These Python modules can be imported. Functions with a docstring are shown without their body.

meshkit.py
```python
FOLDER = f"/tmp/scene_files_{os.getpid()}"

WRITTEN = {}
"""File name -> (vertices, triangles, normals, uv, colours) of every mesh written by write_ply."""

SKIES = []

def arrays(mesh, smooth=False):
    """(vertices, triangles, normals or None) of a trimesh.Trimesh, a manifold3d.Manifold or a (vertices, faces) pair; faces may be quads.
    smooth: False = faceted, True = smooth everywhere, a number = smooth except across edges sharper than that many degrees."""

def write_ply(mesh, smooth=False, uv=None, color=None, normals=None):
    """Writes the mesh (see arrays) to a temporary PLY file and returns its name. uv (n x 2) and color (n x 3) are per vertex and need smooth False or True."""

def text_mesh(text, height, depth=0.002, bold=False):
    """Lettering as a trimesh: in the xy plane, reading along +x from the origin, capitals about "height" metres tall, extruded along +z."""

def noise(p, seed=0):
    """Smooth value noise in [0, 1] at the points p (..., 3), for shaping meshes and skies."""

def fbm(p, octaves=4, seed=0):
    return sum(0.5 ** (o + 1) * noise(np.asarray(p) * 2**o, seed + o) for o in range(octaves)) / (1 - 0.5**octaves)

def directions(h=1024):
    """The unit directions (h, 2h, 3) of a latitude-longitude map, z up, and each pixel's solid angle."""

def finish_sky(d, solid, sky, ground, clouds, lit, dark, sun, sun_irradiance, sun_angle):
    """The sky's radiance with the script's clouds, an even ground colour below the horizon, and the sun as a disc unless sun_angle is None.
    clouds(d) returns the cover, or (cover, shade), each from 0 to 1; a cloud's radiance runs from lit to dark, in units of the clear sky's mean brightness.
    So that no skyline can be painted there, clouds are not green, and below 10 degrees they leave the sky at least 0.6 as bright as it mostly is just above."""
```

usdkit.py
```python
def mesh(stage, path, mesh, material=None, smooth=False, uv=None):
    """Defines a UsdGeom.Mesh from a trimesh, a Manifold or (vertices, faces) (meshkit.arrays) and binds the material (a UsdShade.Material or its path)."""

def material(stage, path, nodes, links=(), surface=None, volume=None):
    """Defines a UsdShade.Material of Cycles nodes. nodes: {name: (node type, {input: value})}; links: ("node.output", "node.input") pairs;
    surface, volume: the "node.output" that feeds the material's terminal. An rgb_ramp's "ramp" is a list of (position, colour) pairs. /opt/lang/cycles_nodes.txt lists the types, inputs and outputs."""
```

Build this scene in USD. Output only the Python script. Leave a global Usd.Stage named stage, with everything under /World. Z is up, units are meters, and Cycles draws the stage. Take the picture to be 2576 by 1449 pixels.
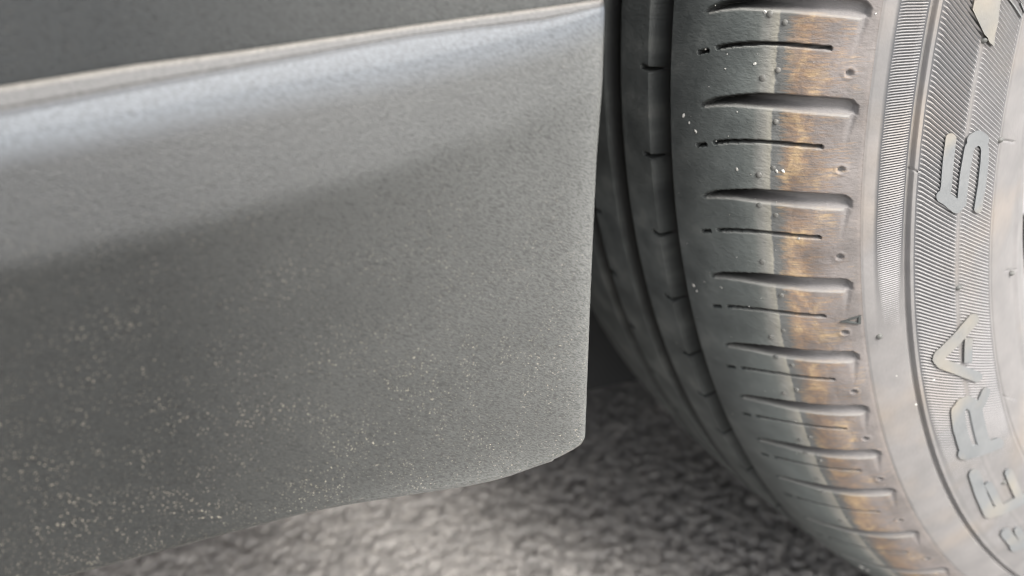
import math
import numpy as np
import trimesh
import usdkit
import meshkit
from scipy.interpolate import CubicSpline
from scipy.spatial import cKDTree
from pxr import Usd, UsdGeom, UsdLux, UsdShade, Gf, Sdf, Vt

stage = Usd.Stage.CreateInMemory()
UsdGeom.SetStageUpAxis(stage, "Z")
UsdGeom.SetStageMetersPerUnit(stage, 1.0)
UsdGeom.Xform.Define(stage, "/World")
UsdGeom.Scope.Define(stage, "/World/Looks")
RNG = np.random.default_rng(7)

# ------------------------------------------------------------------ camera
EYE = np.array([-0.46576695, -0.19718735, 0.318])
RIGHT = np.array([0.91560951, -0.40196704, 0.00903959])
DOWN = np.array([-0.1447834, -0.35059861, -0.92526666])
FWD = np.array([0.37509597, 0.84587417, -0.37920957])
cam = UsdGeom.Camera.Define(stage, "/World/camera")
m4 = np.eye(4); m4[0, :3] = RIGHT; m4[1, :3] = -DOWN; m4[2, :3] = -FWD; m4[3, :3] = EYE
cam.AddTransformOp().Set(Gf.Matrix4d(*[float(x) for x in m4.ravel()]))
cam.CreateHorizontalApertureAttr(36.0)
cam.CreateVerticalApertureAttr(36.0 * 576 / 1024)
cam.CreateFocalLengthAttr(36.0 * 1901.08 / 2576)
cam.CreateFStopAttr(8.8)
cam.CreateFocusDistanceAttr(0.20)
cam.CreateClippingRangeAttr(Gf.Vec2f(0.01, 500))
cam.CreateExposureAttr(EXPOSURE := 1.98)

# ------------------------------------------------------------------ sky and sun (bright overcast, the light from the street side)
TO_SUN = np.array([0.10, -0.66, 0.76]); TO_SUN /= np.linalg.norm(TO_SUN)
ELEV, ROT = math.asin(TO_SUN[2]), math.atan2(TO_SUN[0], TO_SUN[1])
sky = UsdLux.DomeLight.Define(stage, "/World/sky")
sky.GetPrim().SetCustomDataByKey("kind", "structure")
skym = usdkit.material(stage, "/World/Looks/sky_look", {
    "s": ("sky_texture", {"sky_type": "single_scattering", "sun_disc": False, "sun_elevation": ELEV, "sun_rotation": ROT, "aerosol_density": 3.0}),
    "tc": ("texture_coordinate", {}),
    "n": ("noise_texture", {"scale": 2.2, "detail": 5.0}),
    "r": ("rgb_ramp", {"ramp": [(0.3, (0.45, 0.45, 0.45)), (0.65, (0.85, 0.85, 0.85))]}),
    "bw": ("rgb_to_bw", {}),
    "wh": ("mix", {"mix_type": "multiply", "fac": 1.0, "color2": (1.0, 0.985, 0.97)}),
    "m": ("mix", {"mix_type": "mix"}),
    "b": ("background_shader", {"strength": 0.15})},
    [("tc.generated", "n.vector"), ("n.fac", "r.fac"), ("r.color", "m.fac"), ("s.color", "m.color1"), ("s.color", "bw.color"), ("bw.val", "wh.color1"), ("wh.color", "m.color2"), ("m.color", "b.color")],
    surface="b.background")
UsdShade.MaterialBindingAPI.Apply(sky.GetPrim()).Bind(skym)
sun = UsdLux.DistantLight.Define(stage, "/World/sun")
sun.CreateIntensityAttr(0.32)
sun.CreateAngleAttr(22.0)
sun.CreateColorAttr(Gf.Vec3f(1.0, 0.975, 0.935))
sun.GetPrim().CreateAttribute("inputs:normalize", Sdf.ValueTypeNames.Bool).Set(True)
zz = TO_SUN; xx = np.cross([0, 0, 1.0], zz); xx /= np.linalg.norm(xx); yy = np.cross(zz, xx)
m4 = np.eye(4); m4[0, :3] = xx; m4[1, :3] = yy; m4[2, :3] = zz
UsdGeom.Xformable(sun).AddTransformOp().Set(Gf.Matrix4d(*[float(x) for x in m4.ravel()]))

# ------------------------------------------------------------------ materials
def look(name, nodes, links, surface="p.BSDF"):
    return usdkit.material(stage, "/World/Looks/" + name, nodes, links, surface=surface)

def ramp(*stops): return {"ramp": list(stops)}
def g(x): return (x, x, x)

# grained black plastic under road dust (object space is world space here)
def plastic(name, base, dust_and_sheen, bottom):
    n = {
        "geo": ("geometry", {}),
        "rot": ("mapping", {"mapping_type": "point", "rotation": (0.0, math.radians(-28), 0.0)}), "map": ("mapping", {"mapping_type": "point", "scale": (0.27, 1.0, 1.1)}),
        "warp": ("noise_texture", {"scale": 900.0, "detail": 1.0}),
        "wadd": ("vector_math", {"math_type": "multiply_add", "vector2": (0.0004, 0.0004, 0.0004)}),
        "grain": ("noise_texture", {"scale": 4000.0, "detail": 1.5, "roughness": 0.45}),
        "gr": ("rgb_ramp", ramp((0.38, g(0)), (0.58, g(1)))),
        "bump": ("bump", {"strength": 0.36, "distance": 0.00017}),
        "blot": ("noise_texture", {"scale": 26.0, "detail": 5.0, "roughness": 0.6}),
        "br": ("rgb_ramp", ramp((0.2, g(0.55)), (0.8, g(1.0)))),
        "xyz": ("separate_xyz", {}),
        "low": ("map_range", {"from_min": 0.285, "from_max": 0.203, "to_min": 0.0, "to_max": 1.0, "clamp": True}),
        "spk": ("noise_texture", {"scale": 2300.0, "detail": 1.5, "roughness": 0.6}),
        "spr": ("rgb_ramp", ramp((0.64, g(0)), (0.74, g(1)))),
        "spn": ("noise_texture", {"scale": 75.0, "detail": 3.0}),
        "spnr": ("rgb_ramp", ramp((0.32, g(0.1)), (0.62, g(1)))),
        "sm": ("math", {"math_type": "multiply"}),
        "lowk": ("math", {"math_type": "multiply_add", "value2": 0.85, "value3": 0.10}),
        "sm3": ("math", {"math_type": "multiply", "use_clamp": True}),
        "rgt": ("map_range", {"from_min": -0.475, "from_max": -0.380, "to_min": 0.0, "to_max": 0.29, "clamp": True}), "ra": ("math", {"math_type": "add"}),
        "dm": ("math", {"math_type": "multiply_add", "value2": bottom, "value3": dust_and_sheen, "use_clamp": True}),
        "dmul": ("math", {"math_type": "multiply", "use_clamp": True}),
        "c1": ("mix", {"mix_type": "mix", "color1": base, "color2": (0.180, 0.183, 0.173)}),
        "c2": ("mix", {"mix_type": "mix", "color2": (0.30, 0.27, 0.215)}),
        "at": ("attribute", {"attribute": "dust_and_sheen"}), "lc": ("rgb_ramp", ramp((0.0, (0.056, 0.062, 0.068)), (0.6, (0.060, 0.067, 0.074)), (0.75, (0.030, 0.033, 0.037)), (0.88, (0.042, 0.041, 0.039)), (1.0, (0.10, 0.092, 0.08)))), "lf": ("map_range", {"from_min": 0.0, "from_max": 0.58, "clamp": True}), "c3": ("mix", {"mix_type": "mix"}), "bs": ("map_range", {"from_min": 0.0, "from_max": 0.5, "to_min": 0.25, "to_max": 0.14, "clamp": True}), "rg": ("map_range", {"from_min": 0.0, "from_max": 0.6, "to_min": 0.30, "to_max": 0.58, "clamp": True}), "ed": ("attribute", {"attribute": "edge"}), "ea": ("math", {"math_type": "multiply_add", "value2": 0.34}), "gm": ("rgb_ramp", ramp((0.0, g(0.62)), (1.0, g(1.2)))), "gx": ("mix", {"mix_type": "multiply", "fac": 1.0}),  # ledge ramp: sky-bright band, dark crease and cream glint painted as colour
        "p": ("principled_bsdf", {"roughness": 0.30, "specular_ior_level": 0.6}),
    }
    l = [("geo.position", "rot.vector"), ("rot.vector", "map.vector"), ("geo.position", "warp.vector"), ("warp.color", "wadd.vector1"), ("map.vector", "wadd.vector3"), ("wadd.vector", "grain.vector"),
         ("grain.fac", "gr.fac"), ("gr.color", "bump.height"), ("bump.normal", "p.normal"),
         ("geo.position", "blot.vector"), ("blot.fac", "br.fac"), ("geo.position", "xyz.vector"), ("xyz.z", "low.value"),
         ("geo.position", "spk.vector"), ("spk.fac", "spr.fac"), ("geo.position", "spn.vector"), ("spn.fac", "spnr.fac"), ("spr.color", "sm.value1"), ("spnr.color", "sm.value2"),
         ("low.result", "lowk.value1"), ("sm.value", "sm3.value1"), ("lowk.value", "sm3.value2"),
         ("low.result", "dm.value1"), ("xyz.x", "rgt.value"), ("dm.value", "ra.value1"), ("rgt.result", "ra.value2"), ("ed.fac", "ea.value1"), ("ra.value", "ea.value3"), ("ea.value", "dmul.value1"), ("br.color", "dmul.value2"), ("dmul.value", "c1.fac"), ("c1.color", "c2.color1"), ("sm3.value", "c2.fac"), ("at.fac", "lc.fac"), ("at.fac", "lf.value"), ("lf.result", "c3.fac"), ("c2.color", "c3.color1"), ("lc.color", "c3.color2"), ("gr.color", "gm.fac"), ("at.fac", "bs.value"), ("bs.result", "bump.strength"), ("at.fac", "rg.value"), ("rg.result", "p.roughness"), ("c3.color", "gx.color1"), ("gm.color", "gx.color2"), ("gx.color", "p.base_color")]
    return look(name, n, l)

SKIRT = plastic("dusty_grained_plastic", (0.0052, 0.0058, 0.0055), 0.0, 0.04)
UPPER = plastic("grained_plastic", (0.0078, 0.0092, 0.0098), 0.02, 0.0)

# worn tread rubber; st = (metres round the tyre, metres across the profile)
tread_nodes = {
    "uv": ("uvmap", {"attribute": "st"}),
    "su": ("separate_xyz", {}),
    "mfine": ("mapping", {"scale": (900.0, 420.0, 1.0)}), "fine": ("noise_texture", {"scale": 1.0, "detail": 4.0, "roughness": 0.65}),
    "mbl": ("mapping", {"scale": (70.0, 60.0, 1.0)}), "blot": ("noise_texture", {"scale": 1.0, "detail": 4.0, "roughness": 0.6}),
    # jagged edge of the dirt stripe: fast round the tyre, slow across it
    "mj": ("mapping", {"scale": (420.0, 60.0, 1.0)}), "jag": ("noise_texture", {"scale": 1.0, "detail": 4.0, "roughness": 0.7}),
    "mj2": ("mapping", {"scale": (60.0, 30.0, 1.0)}), "jag2": ("noise_texture", {"scale": 1.0, "detail": 2.0}),
    "jsum": ("math", {"math_type": "add"}),
    "right": ("map_range", {"from_min": 0.0355, "from_max": 0.050, "to_min": 0.22, "to_max": 1.0, "clamp": True}),
    "jc": ("math", {"math_type": "subtract", "value2": 1.0}),
    "jm": ("math", {"math_type": "multiply"}),
    "jv": ("math", {"math_type": "multiply_add", "value2": 0.007}),
    "pos": ("map_range", {"from_min": 0.026, "from_max": 0.066, "clamp": True}),
    # worn light band, darker gap, bare brownish shoulder; tan dirt is laid over it in streaked patches
    "stripe": ("rgb_ramp", ramp((0.0, (0.066, 0.073, 0.069)), (0.10, (0.076, 0.082, 0.076)), (0.17, (0.135, 0.133, 0.12)), (0.233, (0.19, 0.180, 0.150)), (0.244, (0.078, 0.080, 0.077)), (0.31, (0.082, 0.080, 0.074)), (0.40, (0.105, 0.088, 0.078)), (0.62, (0.122, 0.108, 0.101)), (0.80, (0.115, 0.104, 0.098)), (0.9, (0.13, 0.112, 0.10)), (1.0, (0.125, 0.118, 0.113)))),
    "win": ("rgb_ramp", ramp((0.0, g(0)), (0.25, g(0)), (0.30, g(0.42)), (0.36, g(0.72)), (0.43, g(0.70)), (0.55, g(0.50)), (0.68, g(0.40)), (0.78, g(0.22)), (0.86, g(0)))),
    "mst": ("mapping", {"scale": (1500.0, 150.0, 1.0)}), "stk": ("noise_texture", {"scale": 1.0, "detail": 4.0, "roughness": 0.65}),
    "mpt": ("mapping", {"scale": (110.0, 130.0, 1.0)}), "pat": ("noise_texture", {"scale": 1.0, "detail": 5.0, "roughness": 0.62, "distortion": 0.6}),
    "t1": ("math", {"math_type": "multiply_add", "value2": 1.6}), "t2": ("math", {"math_type": "multiply_add", "value2": 0.9}),
    "tm": ("rgb_ramp", ramp((0.0, g(0)), (1.0, g(1)))), "tmr": ("map_range", {"from_min": 1.62, "from_max": 2.12, "clamp": True}),
    "wcut": ("math", {"math_type": "greater_than", "value2": 0.01}), "tmw": ("math", {"math_type": "multiply"}),
    "tanc": ("rgb_ramp", ramp((0.33, (0.100, 0.074, 0.060)), (0.5, (0.175, 0.116, 0.073)), (0.64, (0.25, 0.18, 0.105)))),
    "tmix": ("mix", {"mix_type": "mix"}),
    "dep": ("attribute", {"attribute": "depth"}), "fc": ("mix", {"mix_type": "mix", "color1": (0.013, 0.013, 0.012), "color2": (0.13, 0.122, 0.118)}), "floor": ("mix", {"mix_type": "mix"}),  # deep floors near-black: groove shade painted in; outer floors pale with dust
    "lipa": ("attribute", {"attribute": "lip"}), "lip": ("mix", {"mix_type": "mix", "color2": (0.20, 0.195, 0.18)}),  # pale lip colour is a painted highlight on the lower groove edges
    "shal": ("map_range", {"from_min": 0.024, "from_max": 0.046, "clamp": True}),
    "cent": ("rgb_ramp", ramp((0.30, (0.026, 0.029, 0.028)), (0.55, (0.037, 0.040, 0.038)), (0.8, (0.065, 0.066, 0.061)))),
    "wf": ("rgb_ramp", ramp((0.30, g(0.75)), (0.62, g(1.15)))),
    "cm": ("mix", {"mix_type": "multiply", "fac": 1.0}),
    "tcol": ("map_range", {"from_min": 0.004, "from_max": 0.030, "clamp": True}),  # inner ribs darker than the shoulder: occlusion painted into the colour
    "c": ("mix", {"mix_type": "mix"}),
    "bump": ("bump", {"strength": 0.5, "distance": 0.0005}),
    "bump2": ("bump", {"strength": 0.25, "distance": 0.0012}),
    "rr": ("map_range", {"from_min": 0.0, "from_max": 1.0, "to_min": 0.56, "to_max": 0.80}),
    "p": ("principled_bsdf", {"specular_ior_level": 0.35}),
}
tread_links = [("uv.UV", "su.vector"), ("uv.UV", "mfine.vector"), ("mfine.vector", "fine.vector"), ("uv.UV", "mbl.vector"), ("mbl.vector", "blot.vector"),
               ("uv.UV", "mj.vector"), ("mj.vector", "jag.vector"), ("uv.UV", "mj2.vector"), ("mj2.vector", "jag2.vector"), ("jag.fac", "jsum.value1"), ("jag2.fac", "jsum.value2"),
               ("su.y", "right.value"), ("jsum.value", "jc.value1"), ("jc.value", "jm.value1"), ("right.result", "jm.value2"), ("jm.value", "jv.value1"), ("su.y", "jv.value3"),
               ("jv.value", "pos.value"), ("pos.result", "stripe.fac"), ("pos.result", "win.fac"), ("uv.UV", "mst.vector"), ("mst.vector", "stk.vector"), ("uv.UV", "mpt.vector"), ("mpt.vector", "pat.vector"), ("stk.fac", "t1.value1"), ("win.color", "t1.value3"), ("pat.fac", "t2.value1"), ("t1.value", "t2.value3"), ("t2.value", "tmr.value"), ("win.color", "wcut.value1"), ("tmr.result", "tmw.value1"), ("wcut.value", "tmw.value2"), ("pat.fac", "tanc.fac"), ("tmw.value", "tmix.fac"), ("stripe.color", "tmix.color1"), ("tanc.color", "tmix.color2"), ("blot.fac", "cent.fac"), ("su.y", "tcol.value"), ("tcol.result", "c.fac"), ("cent.color", "c.color1"), ("tmix.color", "c.color2"),
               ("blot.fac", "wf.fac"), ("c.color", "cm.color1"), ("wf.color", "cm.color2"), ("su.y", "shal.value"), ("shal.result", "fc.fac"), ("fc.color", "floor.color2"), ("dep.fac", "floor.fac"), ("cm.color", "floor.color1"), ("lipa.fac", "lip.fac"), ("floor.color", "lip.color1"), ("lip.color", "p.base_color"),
               ("fine.fac", "bump.height"), ("blot.fac", "bump2.height"), ("bump2.normal", "bump.normal"), ("bump.normal", "p.normal"), ("blot.fac", "rr.value"), ("rr.result", "p.roughness")]
TREAD = look("worn_tread_rubber", tread_nodes, tread_links)

def rubber(name, a, b, rough=0.5, scale=70.0, bump=0.25, valley=False, tan=(0.30, 0.22, 0.14), tanfac=0.0):
    return look(name, {
        "geo": ("geometry", {}), "n": ("noise_texture", {"scale": scale, "detail": 4.0, "roughness": 0.6}), "f": ("noise_texture", {"scale": 900.0, "detail": 3.0}),
        "r": ("rgb_ramp", ramp((0.3, a), (0.7, b))), "tn": ("noise_texture", {"scale": 33.0, "detail": 3.0}), "tr": ("rgb_ramp", ramp((0.5, g(0)), (0.72, g(tanfac)))),
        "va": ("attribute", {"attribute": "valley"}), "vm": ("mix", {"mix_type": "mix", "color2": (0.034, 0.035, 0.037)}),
        "c": ("mix", {"mix_type": "mix", "color2": tan}), "bump": ("bump", {"strength": bump, "distance": 0.0003}),
        "p": ("principled_bsdf", {"roughness": rough + 0.1, "specular_ior_level": 0.38})},
        [("geo.position", "n.vector"), ("geo.position", "f.vector"), ("geo.position", "tn.vector"), ("n.fac", "r.fac"), ("tn.fac", "tr.fac"), ("tr.color", "c.fac"), ("r.color", "c.color1"), ("c.color", "vm.color1"), ("va.fac", "vm.fac"), ("vm.color", "p.base_color"), ("f.fac", "bump.height"), ("bump.normal", "p.normal")])

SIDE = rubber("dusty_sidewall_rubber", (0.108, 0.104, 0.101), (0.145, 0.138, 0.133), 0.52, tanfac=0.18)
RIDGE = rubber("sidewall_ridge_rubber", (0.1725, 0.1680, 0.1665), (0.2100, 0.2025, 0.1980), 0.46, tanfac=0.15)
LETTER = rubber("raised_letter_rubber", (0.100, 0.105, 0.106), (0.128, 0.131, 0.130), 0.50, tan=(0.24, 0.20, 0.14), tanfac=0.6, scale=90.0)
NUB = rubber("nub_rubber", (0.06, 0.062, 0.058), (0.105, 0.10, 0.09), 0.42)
GRIT = look("pale_grit", {"oi": ("geometry", {}), "n": ("noise_texture", {"scale": 300.0}), "r": ("rgb_ramp", ramp((0.35, (0.20, 0.19, 0.17)), (0.65, (0.42, 0.41, 0.38)))), "p": ("principled_bsdf", {"roughness": 0.55})},
            [("oi.position", "n.vector"), ("n.fac", "r.fac"), ("r.color", "p.base_color")])
PAINT = look("grey_car_paint", {"p": ("principled_bsdf", {"base_color": (0.10, 0.11, 0.12), "metallic": 0.4, "roughness": 0.35, "coat_weight": 1.0})}, [])
LINER = look("black_felt_liner", {"p": ("principled_bsdf", {"base_color": (0.02, 0.02, 0.02), "roughness": 0.9})}, [])
ALLOY = look("silver_alloy", {"p": ("principled_bsdf", {"base_color": (0.55, 0.55, 0.56), "metallic": 0.9, "roughness": 0.32})}, [])
ROAD = look("worn_asphalt", {
    "a": ("attribute", {"attribute": "tone"}), "geo": ("geometry", {}), "n": ("noise_texture", {"scale": 420.0, "detail": 4.0, "roughness": 0.65}), "n2": ("noise_texture", {"scale": 9.0, "detail": 3.0}),
    "r": ("rgb_ramp", ramp((0.0, (0.100, 0.094, 0.088)), (0.25, (0.132, 0.124, 0.116)), (0.6, (0.172, 0.161, 0.149)), (1.0, (0.235, 0.219, 0.201)))),
    "nr": ("rgb_ramp", ramp((0.3, g(0.65)), (0.7, g(1.2)))), "m": ("mix", {"mix_type": "multiply", "fac": 1.0}), "bump": ("bump", {"strength": 0.6, "distance": 0.001}),
    "p": ("principled_bsdf", {"roughness": 0.85})},
    [("a.fac", "r.fac"), ("geo.position", "n.vector"), ("n.fac", "nr.fac"), ("r.color", "m.color1"), ("nr.color", "m.color2"), ("m.color", "p.base_color"), ("n.fac", "bump.height"), ("bump.normal", "p.normal")])

# ------------------------------------------------------------------ helpers
COUNT = {}
def numbered(parent, name):
    k = (parent, name); COUNT[k] = COUNT.get(k, -1) + 1
    return f"{parent}/{name}" + (f"_{COUNT[k]:03d}" if COUNT[k] else "")

def tag(prim, **kv):
    for k, x in kv.items():
        prim.SetCustomDataByKey(k, x)
    return prim

def obj(name, mesh, mat, parent="/World", smooth=False, **kv):
    p = numbered(parent, name)
    return tag(usdkit.mesh(stage, p, mesh, mat, smooth=smooth).GetPrim(), **kv)

def raw(name, v, f, n, mat, parent="/World", uv=None, prim=None, **kv):
    p = numbered(parent, name)
    m = UsdGeom.Mesh.Define(stage, p)
    m.CreatePointsAttr(Vt.Vec3fArray.FromNumpy(np.ascontiguousarray(v, np.float32)))
    k = f.shape[1]
    m.CreateFaceVertexCountsAttr(Vt.IntArray.FromNumpy(np.full(len(f), k, np.int32)))
    m.CreateFaceVertexIndicesAttr(Vt.IntArray.FromNumpy(np.ascontiguousarray(f, np.int32).ravel()))
    m.CreateSubdivisionSchemeAttr("none")
    if n is not None:
        m.CreateNormalsAttr(Vt.Vec3fArray.FromNumpy(np.ascontiguousarray(n, np.float32))); m.SetNormalsInterpolation("vertex")
    if uv is not None:
        UsdGeom.PrimvarsAPI(m).CreatePrimvar("st", Sdf.ValueTypeNames.TexCoord2fArray, "vertex").Set(Vt.Vec2fArray.FromNumpy(np.ascontiguousarray(uv, np.float32)))
    for pn, pv in ([prim] if isinstance(prim, tuple) else prim or []):
        UsdGeom.PrimvarsAPI(m).CreatePrimvar(pn, Sdf.ValueTypeNames.FloatArray, "vertex").Set(Vt.FloatArray.FromNumpy(np.ascontiguousarray(pv, np.float32).ravel()))
    UsdShade.MaterialBindingAPI.Apply(m.GetPrim()).Bind(mat)
    return tag(m.GetPrim(), **kv)

def grid_faces(a, b):
    i = np.arange(a * b).reshape(a, b)
    return np.stack([i[:-1, :-1], i[1:, :-1], i[1:, 1:], i[:-1, 1:]], -1).reshape(-1, 4)

def grid_normals(P):
    n = np.cross(np.gradient(P, axis=0), np.gradient(P, axis=1))
    return n / np.maximum(np.linalg.norm(n, axis=-1, keepdims=True), 1e-12)

def sstep(x, a, b):
    t = np.clip((x - a) / (b - a), 0, 1); return t * t * (3 - 2 * t)

# ------------------------------------------------------------------ road: one sheet to the horizon, coarse aggregate modelled where it is seen
def spread(lo, hi, step, far):
    mid = np.arange(lo, hi + 1e-9, step); out = step * 1.35 ** np.arange(1, 60); out = np.cumsum(out); out = out[out < far]
    return np.r_[lo - out[::-1], mid, hi + out]
gx, gy = spread(-0.80, 0.12, 0.0017, 60.0), spread(-0.10, 0.62, 0.0017, 60.0)
GX, GY = np.meshgrid(gx, gy, indexing="ij")
rs = np.random.default_rng(3)
area = (-0.9, 0.25, -0.2, 0.75)
stones = np.column_stack([rs.uniform(area[0], area[1], 66000), rs.uniform(area[2], area[3], 66000)])
srad, stone_h, stone_t = rs.uniform(0.0014, 0.0046, 66000), rs.uniform(-0.0010, 0.0012, 66000), rs.beta(1.6, 1.5, 66000)
tree = cKDTree(stones)
pts = np.column_stack([GX.ravel(), GY.ravel()])
wob = np.column_stack([meshkit.noise(np.column_stack([pts * 330, np.zeros(len(pts))]), 1), meshkit.noise(np.column_stack([pts * 330, np.zeros(len(pts))]), 2)]) * 0.002
dist, idx = tree.query(pts + wob, k=6)
hz = np.full(len(pts), -0.0022); tone = 0.2 + 0.3 * meshkit.noise(np.column_stack([pts * 260, np.zeros(len(pts))]), 5)
for k in range(6):
    dd, ii = dist[:, k], idx[:, k]
    inside = dd < srad[ii]
    top = stone_h[ii] + 0.0012 * np.sqrt(np.clip(1 - (dd / srad[ii]) ** 2, 0, 1)) - 0.0012
    w = inside & (top > hz); hz = np.where(w, top, hz); tone = np.where(w, 0.30 + 0.65 * stone_t[ii], tone)
farr = (pts[:, 0] < area[0] + .06) | (pts[:, 0] > area[1] - .06) | (pts[:, 1] < area[2] + .06) | (pts[:, 1] > area[3] - .06)
hz[farr] = -0.001; tone[farr] = 0.42
hz -= hz.max()
GP = np.dstack([GX, GY, hz.reshape(GX.shape)])
raw("road", GP.reshape(-1, 3), grid_faces(*GX.shape), grid_normals(GP).reshape(-1, 3), ROAD, prim=("tone", tone), kind="structure",
    label="coarse grey asphalt under the car and behind the tyre", category="road")

# ------------------------------------------------------------------ the car
CAR = "/World/parked_car"
car = UsdGeom.Xform.Define(stage, CAR).GetPrim()
tag(car, label="parked car with dusty black plastic side skirt in front of a worn tyre", category="car")

# --- tyre profile: x across (outboard +), r radius; s = arc length from the inner edge of the shoulder rib
C0 = -0.0484
HALF = np.array([(0, .330), (.025, .3294), (.0484, .3277), (.0611, .3257), (.078, .3198), (.0926, .3097), (.0977, .3033), (.1010, .2960), (.1032, .288), (.1056, .272), (.1058, .2571), (.1025, .243), (.096, .230), (.088, .2195), (.084, .2155)])
PR = np.vstack([np.column_stack([C0 - HALF[:0:-1, 0], HALF[:0:-1, 1]]), np.column_stack([C0 + HALF[:, 0], HALF[:, 1]])])
T = np.r_[0, np.cumsum(np.hypot(*np.diff(PR, axis=0).T))]
FINE = CubicSpline(T, PR)(np.linspace(0, T[-1], 6000))
SL = np.r_[0, np.cumsum(np.hypot(*np.diff(FINE, axis=0).T))]
S_ = SL - SL[np.argmin(np.hypot(FINE[:, 0], FINE[:, 1] - .3277))]
BOW, RBOW, PH0, HC = 0.0069703, -0.0019447, -1.922424 + 1.9, 0.318

def surf(phi, s, h=0.0):
    e = 2e-4
    x, r = np.interp(s, S_, FINE[:, 0]), np.interp(s, S_, FINE[:, 1])
    tx = np.interp(s + e, S_, FINE[:, 0]) - np.interp(s - e, S_, FINE[:, 0]); tr = np.interp(s + e, S_, FINE[:, 1]) - np.interp(s - e, S_, FINE[:, 1])
    L = np.maximum(np.hypot(tx, tr), 1e-9)
    u = np.where((phi > -0.6) & (phi < 1.57), phi + PH0, 0.0); u = np.where(phi > 1.1, (1.1 + PH0) * np.clip((1.57 - phi) / 0.47, 0, 1), u)
    x = x - tr / L * h + BOW * u * u; r = r + tx / L * h + RBOW * u * u
    z = HC - r * np.sin(phi)
    return np.stack(np.broadcast_arrays(-r * np.cos(phi), -x, np.maximum(z, 0.0006)), -1)

deg = np.radians
PHK = deg(np.array([-8.2, -3.5, 1.09, 5.66, 10.61, 15.58, 20.53, 24.8, 28.87, 32.96, 38.47, 44.69, 50.5, 56.5, 62.5, 68.5]))   # one entry per wide groove
phis = np.r_[np.arange(deg(-14), deg(76), 0.00036 / 0.325), np.arange(deg(76), deg(346), deg(2.0)), deg(346)]
ss = np.unique(np.round(np.r_[np.linspace(S_[0], -0.11, 24), np.linspace(-0.11, -0.066, 30), np.arange(-0.066, -0.002, 0.0006), np.arange(-0.002, 0.062, 0.00042), np.arange(0.062, 0.0722, 0.001),
                              np.arange(0.0722, 0.0755, 0.0002), np.arange(0.0755, 0.103, 0.0012), np.arange(0.103, 0.1062, 0.0003), np.linspace(0.1062, S_[-1], 40)], 6))
PHI, SS = np.meshgrid(phis, ss, indexing="ij")
h = np.zeros_like(PHI)
def groove(s0, s1, depth, wall=0.0018):       # circumferential groove between s0 and s1
    return -depth * np.clip(np.minimum(SS - s0, s1 - SS) / wall, 0, 1)
rim_round = lambda d, r=0.0009: -np.where(d < r, r - np.sqrt(np.clip(r * r - (r - d) ** 2, 0, None)), 0)
h += groove(-0.0100, 0.0, 0.0072, 0.0016) + groove(-0.0355, -0.0262, 0.0072, 0.0018) + groove(-0.0640, -0.0535, 0.0068, 0.0018)
local = np.zeros_like(h); LIP_HIGHLIGHT = np.zeros_like(h)
cells = (PHI > deg(-14)) & (PHI < deg(75.9))
jig = (meshkit.noise(np.dstack([PHI * 900, SS * 400, np.zeros_like(SS)]), 4) - 0.5)
US, UA = np.array([12.5, 14, 18, 25, 31, 38, 48, 54, 55.6, 57.3]), np.array([1.9, 0.9, -0.8, -2.2, -3.0, -3.1, -2.6, -2.0, -1.6, 0.2])
LS, LA = np.array([12.5, 18, 24, 31, 38, 46, 52, 55.4, 57.3]), np.array([2.3, 1.2, 0.6, 0.8, 1.1, 1.8, 2.4, 2.9, 2.9])
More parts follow.
